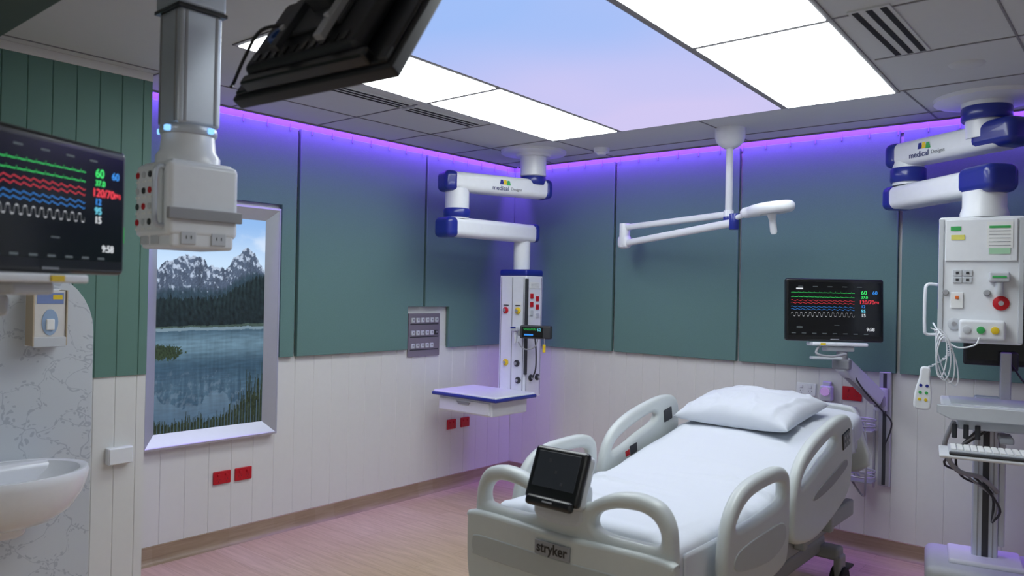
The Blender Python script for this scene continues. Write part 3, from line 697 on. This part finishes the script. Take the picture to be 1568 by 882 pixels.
# ---------------------------------------------------------------- hospital bed
bedloc=(2.752,-1.75,0)
grp('hospital_bed',bedloc,(0,0,0),scale=(.905,1,1))
box('base_frame',(0,.0,.25),(.62,1.85,.09),BEDD,b=.02)
box('base_cover',(0,-.3,.31),(.5,.9,.05),BEDP,b=.02)
for s in (-1,1):
    box('lift_column',(0,s*.5,.40),(.22,.2,.24),DARK,b=.02)
    box('axle_beam',(0,s*.88,.22),(.84,.10,.07),BEDD,b=.02)
    for t in (-1,1):
        box('caster_fork',(t*.41,s*.88,.155),(.045,.10,.12),BEDD,b=.015)
        for w in (-.028,.028): lathe('caster_wheel',[(0,-.013),(.05,-.013),(.07,-.010),(.075,-.004),(.075,.004),(.07,.010),(.05,.013),(0,.013)],RUB,loc=(t*.41+w,s*.88,.075),rot=(0,rad(90),0),seg=32)
        lathe('caster_hub',[(0,-.045),(.03,-.045),(.03,.045),(0,.045)],GREYP,loc=(t*.41,s*.88,.075),rot=(0,rad(90),0),seg=20)
        box('brake_pedal',(t*.41,s*1.0,.12),(.06,.10,.015),RED if s<0 else DARK,b=.005)
TILT=rad(10.5); HY=-.25
def top(y):
    return 0 if y<HY-.12 else ( (y-HY)*math.tan(TILT) if y>HY+.12 else math.tan(TILT)*((y-HY+.12)**2)/.48 )
box('deck_foot',(0,-.64,.54),(.90,.86,.06),BEDP,b=.015)
L=1.36; box('deck_back',(0,HY+L/2*math.cos(TILT),.545+L/2*math.sin(TILT)),(.88,L,.05),BEDP,b=.015,rot=(TILT,0,0))
box('side_beam_l',(-.44,-.0,.47),(.05,1.9,.09),BEDD,b=.012); box('side_beam_r',(.44,-.0,.47),(.05,1.9,.09),BEDD,b=.012)
def mattress():
    bm=bmesh.new(); ny=190; y0,y1=-1.09,1.08; W=.47; ZB0=.57; TH=.175
    N=96; rings=[]
    for j in range(ny+1):
        t=j/ny; y=y0+(y1-y0)*t
        e=min(1,(min(y-y0,y1-y)+.003)/.055); e=math.sqrt(max(0,1-(1-e)**2)); e=.55+.45*e
        ring=[]
        for k in range(N):
            a=2*math.pi*k/N; c,s=math.cos(a),math.sin(a)
            X=W*math.copysign(abs(c)**.22,c) if abs(c)>1e-9 else 0
            Z=(TH/2)*math.copysign(abs(s)**.42,s) if abs(s)>1e-9 else 0
            Z*= e; X*= (.93+.07*e)
            if s>=0:
                crown=.012*(1-(X/W)**2)
                wr=.012*noise.fractal(Vector((X*2.2+y*.8,y*1.4,3)),1,2,3)
                q=noise.noise(Vector((X*2.6-y*1.5,y*1.3+X*1.2,7)))
                wr+=.020*math.exp(-(q/.05)**2)*max(0,.5+noise.noise(Vector((X*2,y*1.5,17))))
                q=noise.noise(Vector((X*1.3+y*2.2,y*.9-X*2.2,27)))
                wr+=.016*math.exp(-(q/.045)**2)*max(0,.5+noise.noise(Vector((X*2,y*1.5,37))))
                Z+=crown+wr*abs(s)**.3
            if abs(c)>.6: X+=math.copysign(.006*noise.noise(Vector((y*14,Z*4,X*3))),c)
            ring.append(bm.verts.new((X,y-math.sin(TILT)*(Z if y>HY else 0)*min(1,max(0,(y-HY)/.3)),ZB0+TH/2+top(y)+Z)))
        rings.append(ring)
    for a,b in zip(rings,rings[1:]):
        for k in range(N): bm.faces.new((a[k],a[(k+1)%N],b[(k+1)%N],b[k]))
    bm.faces.new(rings[0]); bm.faces.new(rings[-1])
    return fin('mattress_sheet',bm,SHEET,ang=70)
mattress()
def overhang(sgn):
    bm=bmesh.new(); rows=[]
    for j in range(91):
        y=-1.05+1.95*j/90; row=[]
        dep=.16+.03*math.sin(j*.13)+(.07 if j<25 else 0)
        for k in range(13):
            q=k/12; z=.57+.135+top(y)-dep*q; x=.468+.008*math.sin(y*26+q*2)*q+.006+.012*q
            row.append(bm.verts.new((sgn*x,y,z)))
        rows.append(row)
    for a,b in zip(rows,rows[1:]):
        for k in range(12): bm.faces.new((a[k],a[k+1],b[k+1],b[k]))
    ob=fin('sheet_drape',bm,SHEET,ang=80); m=ob.modifiers.new('s','SOLIDIFY'); m.thickness=.003
overhang(1); overhang(-1)
FY=-1.15
half=[(0,.84),(.10,.845),(.15,.868),(.21,.895),(.28,.912),(.36,.915),(.44,.895),(.487,.84),(.502,.76),(.505,.60),(.50,.46),(.47,.39),(.38,.365),(0,.36)]
outl=half+[(-x,z) for x,z in reversed(half[1:-1])]
hole=[(.15,.765),(.145,.795),(.175,.825),(.24,.848),(.30,.856),(.36,.856),(.41,.84),(.440,.805),(.443,.77),(.42,.752),(.30,.746),(.20,.748)]
extr('footboard',[outl,hole,[(-x,z) for x,z in reversed(hole)]],.07,'xz',FY,BEDP,bev=.026,smoothn=5,res=5)
h2=[(0,.715),(.25,.722),(.44,.725),(.515,.715),(.525,.69),(.52,.50),(.49,.41),(.4,.37),(0,.36)]
extr('footboard_cover',[h2+[(-x,z) for x,z in reversed(h2[1:-1])]],.05,'xz',FY-.035,BEDP,bev=.016,smoothn=4,res=4)
h3=[(0,.625),(.25,.63),(.45,.63),(.485,.61),(.48,.56),(.44,.545),(0,.54)]
extr('footboard_shade_band',[h3+[(-x,z) for x,z in reversed(h3[1:-1])]],.014,'xz',FY-.056,BEDI,bev=.005,smoothn=4)  # thin strip in darker grey, the recess shading put into its colour
box('badge',(-.03,FY-.066,.655),(.18,.008,.055),GREYP,b=.003); text('badge_text','stryker',(-.03,FY-.0705,.657),.054,BLACK,align='CENTER',bold=.0012)
for s in (-1,1): cyl('corner_bumper',(s*.50,FY-.02,.36),(s*.50,FY-.02,.42),.05,BEDD)
def rotp(y,z,a,oy,oz): return oy+y*math.cos(a)-z*math.sin(a), oz+y*math.sin(a)+z*math.cos(a)
A=rad(-22); oy,oz=FY-.03,.925; CX=-.03
extr('console_mount',[[(CX-.11,.75),(CX+.11,.75),(CX+.125,.84),(CX+.10,.91),(CX-.10,.91),(CX-.125,.84)]],.08,'xz',FY+.0,LGREY,bev=.02,smoothn=3)
def tilted(name,c,s,m,b): 
    y,z=rotp(c[1],c[2],A,oy,oz); return box(name,(c[0]+CX,y,z),s,m,b=b,rot=(A,0,0))
tilted('console_back',(0,.018,-.005),(.285,.04,.20),LGREY,.02)
tilted('console_body',(0,-.008,.0),(.275,.035,.205),BLACK,.016)
tilted('console_display',(-.0,-.0265,.015),(.215,.003,.135),SCR2,.001)
tilted('console_chin',(0,-.022,-.105),(.24,.03,.04),BLACK,.016)
tilted('console_label',(0,-.038,-.105),(.05,.002,.006),GREYP,0)
for k in range(3):
    y,z=rotp(-.0285,.05-.04*k,A,oy,oz); box('console_icon',(CX-.04+.04*k,y,z),(.012,.001,.012),DARK,b=0,rot=(A,0,0))
footr=[(-.86,.50),(-.89,.60),(-.885,.70),(-.85,.80),(-.77,.875),(-.66,.91),(-.50,.92),(-.38,.918),(-.30,.895),(-.262,.84),(-.26,.70),(-.27,.56),(-.33,.49),(-.6,.47)]
footh=[(-.79,.755),(-.775,.79),(-.72,.825),(-.64,.848),(-.50,.858),(-.40,.856),(-.34,.84),(-.325,.81),(-.35,.775),(-.45,.76),(-.65,.75)]
headr=[(-.20,.56),(-.22,.66),(-.205,.77),(-.15,.87),(-.06,.935),(.08,.985),(.28,1.025),(.42,1.04),(.53,1.03),(.585,.98),(.595,.88),(.585,.74),(.53,.64),(.33,.57),(.05,.52)]
headh=[(-.12,.79),(-.10,.835),(-.03,.872),(.09,.912),(.25,.95),(.32,.952),(.34,.93),(.28,.895),(.13,.855),(.02,.82)]
slot=[(.03,.70),(.05,.735),(.3,.79),(.46,.82),(.5,.80),(.46,.77),(.25,.72)]
for s in (-1,1):
    nm='right' if s>0 else 'left'
    extr('rail_foot_'+nm,[footr,footh],.055,'yz',s*.54,BEDP,bev=.022,smoothn=5,res=5)
    extr('rail_head_'+nm,[headr,headh],.055,'yz',s*.54,BEDP,bev=.022,smoothn=5,res=5)
    extr('rail_head_recess_'+nm,[slot],.012,'yz',s*.566,BEDD,bev=.005,smoothn=4)
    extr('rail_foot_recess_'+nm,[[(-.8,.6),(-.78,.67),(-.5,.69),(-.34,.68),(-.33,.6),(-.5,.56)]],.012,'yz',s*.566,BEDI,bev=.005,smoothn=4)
    box('rail_keypad_'+nm,(s*.569,.47,.92),(.010,.11,.08),BLACK,b=.004,rot=(TILT,0,0))
    for ky in range(3):
        for kz in range(2): box('rail_key_'+nm,(s*.5745,.44+.03*ky,.900+.03*kz+.006*ky),(.003,.018,.014),GREYP,b=.001,rot=(TILT,0,0))
    box('rail_keypad_in_'+nm,(s*.511,.45,.93),(.010,.09,.07),DARK,b=.004,rot=(TILT,0,0))
    box('rail_decal_red_'+nm,(s*.5115,.02,.77),(.003,.04,.03),RED,b=0,rot=(TILT,0,0)); box('rail_decal_'+nm,(s*.5115,.08,.785),(.003,.07,.05),DARK,b=0,rot=(TILT,0,0))
    for y in (-.70,-.42,.05,.42): box('rail_link_'+nm,(s*.495,y,.50+(.04 if y>0 else 0)),(.06,.05,.16),BEDD,b=.012)
hb=[(-.42,.62),(-.44,.85),(-.40,.97),(-.28,1.0),(.28,1.0),(.40,.97),(.44,.85),(.42,.62)]
extr('headboard',[hb,[(-.3,.87),(-.3,.94),(.3,.94),(.3,.87)]],.04,'xz',1.17,BEDP,bev=.015,smoothn=4)
for s in (-1,1): box('head_bracket',(s*.3,1.10,.5),(.06,.16,.36),BEDD,b=.01)
endg()
def pillow(loc,rot,a,b,h):
    grp('pillow',loc,rot)
    bm=bmesh.new(); n=64; gridt={}; gb={}
    for j in range(n+1):
        for i in range(n+1):
            u=-1+2*i/n; v=-1+2*j/n
            k=1-.07*(abs(u)**4)*(1-v*v); k2=1-.09*(abs(v)**4)*(1-u*u)
            X=u*a*k; Y=v*b*k2
            hh=h*((max(0,1-abs(u)**2.4))*(max(0,1-abs(v)**2.4)))**.45
            w=.012*noise.fractal(Vector((u*1.8,v*1.8,1)),1,2,3)
            q=noise.noise(Vector((u*1.6+v*1.0,v*1.3-u,5))); w+=.010*math.exp(-(q/.08)**2)
            edge=min(1,(1-max(abs(u),abs(v)))*5)
            gridt[i,j]=bm.verts.new((X,Y,hh*.66+w*edge+.004))
            gb[i,j]=bm.verts.new((X,Y,-hh*.34)) if 0<i<n and 0<j<n else gridt[i,j]
    for j in range(n):
        for i in range(n):
            bm.faces.new((gridt[i,j],gridt[i+1,j],gridt[i+1,j+1],gridt[i,j+1]))
            try: bm.faces.new((gb[i,j],gb[i,j+1],gb[i+1,j+1],gb[i+1,j]))
            except Exception: pass
    fin('pillow_case',bm,SHEET,ang=80)
    endg()
pillow((2.69,-1.09,.972),(TILT,rad(-1),rad(-6)),.345,.25,.16)

# ---------------------------------------------------------------- workstation cart
grp('computer_cart',(3.75,-.50,0),(0,0,rad(12)))
box('base',(0,0,.17),(.56,.48,.13),LGREY,b=.04); box('base_top',(0,.02,.245),(.34,.3,.03),WHITE,b=.012)
for s in (-1,1):
    for t in (-1,1):
        lathe('caster',[(0,-.012),(.045,-.012),(.05,0),(.045,.012),(0,.012)],RUB,loc=(s*.23,t*.18,.05),rot=(0,rad(90),0),seg=24); box('caster_bracket',(s*.23,t*.18,.095),(.04,.06,.04),GREYP,b=.008)
box('mast',(0,.03,.68),(.12,.07,.86),ALUW,b=.012); box('mast_slot',(0,-.007,.68),(.03,.004,.84),DARK,b=0); box('mast_side',(.075,.03,.62),(.03,.06,.6),LGREY,b=.008)
for sx_ in (-.035,.035): box('mast_line',(sx_,-.006,.68),(.006,.003,.84),GREYP,b=0)
box('worktop',(.06,-.20,1.085),(.56,.44,.028),WHITE,b=.012); box('worktop_inset',(.06,-.18,1.10),(.48,.34,.006),LGREY,b=.002)
extr('worktop_lip',[[(-.24,1.10),(.36,1.10),(.36,1.06),(.30,1.03),(-.18,1.03),(-.24,1.06)]],.02,'xz',-.42,LGREY,bev=.006)
box('drawer',(.06,-.18,1.02),(.42,.34,.09),LGREY,b=.012)
box('tray_arm',(.06,-.30,.94),(.06,.18,.03),GREYP,b=.008)
box('keyboard_tray',(.08,-.52,.885),(.62,.26,.018),WHITE,b=.008)
box('keyboard',(.06,-.53,.903),(.50,.17,.018),LGREY,b=.005)
for r_ in range(5):
    for c_ in range(17): box('key',(-.17+.0285*c_,-.595+.031*r_,.915),(.023,.025,.008),PAPER if (c_ not in (13,)) else GREYP,b=.002,seg=1)
box('wrist_rest',(.06,-.635,.90),(.50,.03,.012),DARK,b=.005)
for k in range(3): tube('cable_%d'%k,[(-.05+.02*k,-.25,.97),(-.14-.03*k,-.22,.84-.03*k),(-.12+.03*k,-.12,.70),(.02+.02*k,-.06,.62-.04*k),(.03,-.02,.45)],.006,DARK if k!=1 else GREYP)
tube('hose_loop',[(-.16,-.26,1.0),(-.20,-.24,.86),(-.14,-.2,.74),(-.03,-.12,.70),(.05,-.06,.62)],.012,GREYP)
for k in range(3): cyl('bracket_knob',(-.16+.05*k,-.35,1.00),(-.16+.05*k,-.35,.93),.012,DARK)
box('support_post',(.08,.0,1.22),(.05,.05,.26),ALU,b=.006)
box('display_housing',(.17,.10,1.44),(.56,.05,.34),BLACKM,b=.012); box('display_screen',(.17,.0735,1.445),(.52,.003,.29),SCR,b=.0005); box('display_neck',(.10,.06,1.30),(.08,.08,.10),DARK,b=.01)
tube('display_cable',[(.10,.03,1.3),(.16,-.02,1.2),(.22,-.06,1.14),(.3,-.1,1.11)],.005,BLACK)
box('tape_dispenser',(.24,-.2,1.135),(.12,.1,.06),DARK,b=.012)
endg()

# ---------------------------------------------------------------- convert curves to meshes
bpy.context.view_layer.update()
dg=bpy.context.evaluated_depsgraph_get()
new=[]
for ob,ang in TODO:
    me=bpy.data.meshes.new_from_object(ob.evaluated_get(dg)); new.append((ob,me,ang))
for ob,me,ang in new:
    nm=ob.name; par=ob.parent; loc=ob.location.copy(); rot=ob.rotation_euler.copy()
    bpy.data.objects.remove(ob)
    o=bpy.data.objects.new(nm,me); COL.objects.link(o); o.location=loc; o.rotation_euler=rot; o.parent=par
    for p in me.polygons: p.use_smooth=True
    me.set_sharp_from_angle(angle=rad(ang))

# ---------------------------------------------------------------- lights
def area(name,loc,rot,sx_,sy_,col,power,spread=180):
    l=bpy.data.lights.new(name,'AREA'); l.shape='RECTANGLE'; l.size=sx_; l.size_y=sy_; l.color=col; l.energy=power; l.spread=rad(spread)
    o=bpy.data.objects.new(name,l); o.location=loc; o.rotation_euler=rot; COL.objects.link(o); return o
VI=(.30,.085,1.0)
area('led_light_back',(3.1,-.115,2.80),(rad(12),0,0),6.0,.03,VI,56)
area('led_light_left',(.115,-1.75,2.80),(0,rad(12),0),.03,3.35,VI,32)
w=bpy.data.worlds.new('world'); S.world=w; w.use_nodes=True
w.node_tree.nodes['Background'].inputs[0].default_value=(.5,.55,.65,1); w.node_tree.nodes['Background'].inputs[1].default_value=.05
FILLP=pemit('unseen_fill_panel_glow',(246,250,250),(244,250,252),5.0)
for (lx,ly) in ((4.9,-6.2),(2.4,-6.3)):  # fill panels added out of view behind the camera to brighten the foreground
    grp('unseen_fill_panel'); box('frame',(lx,ly,H-.003),(.62,1.22,.008),GRID,b=0); box('diffuser',(lx,ly,H-.008),(.57,1.17,.006),FILLP,b=0); endg()

# ---------------------------------------------------------------- camera
cam=bpy.data.cameras.new('camera'); co=bpy.data.objects.new('camera',cam); COL.objects.link(co)
cam.sensor_width=36; cam.lens=27.0; cam.clip_start=.05
th=rad(130.2); p=rad(.243); rho=.0205
a=Vector((math.cos(th),math.sin(th),0)); r=Vector((a.y,-a.x,0)); z=Vector((0,0,1))
F=a*math.cos(p)+z*math.sin(p); U=z*math.cos(p)-a*math.sin(p)
cu=U*math.cos(rho)-r*math.sin(rho); cr=r*math.cos(rho)+U*math.sin(rho)
M=Matrix((( cr.x,cu.x,-F.x,4.45),(cr.y,cu.y,-F.y,-5.27),(cr.z,cu.z,-F.z,1.62),(0,0,0,1)))
co.matrix_world=M
cam.dof.use_dof=True; cam.dof.focus_distance=4.8; cam.dof.aperture_fstop=2.8
S.camera=co
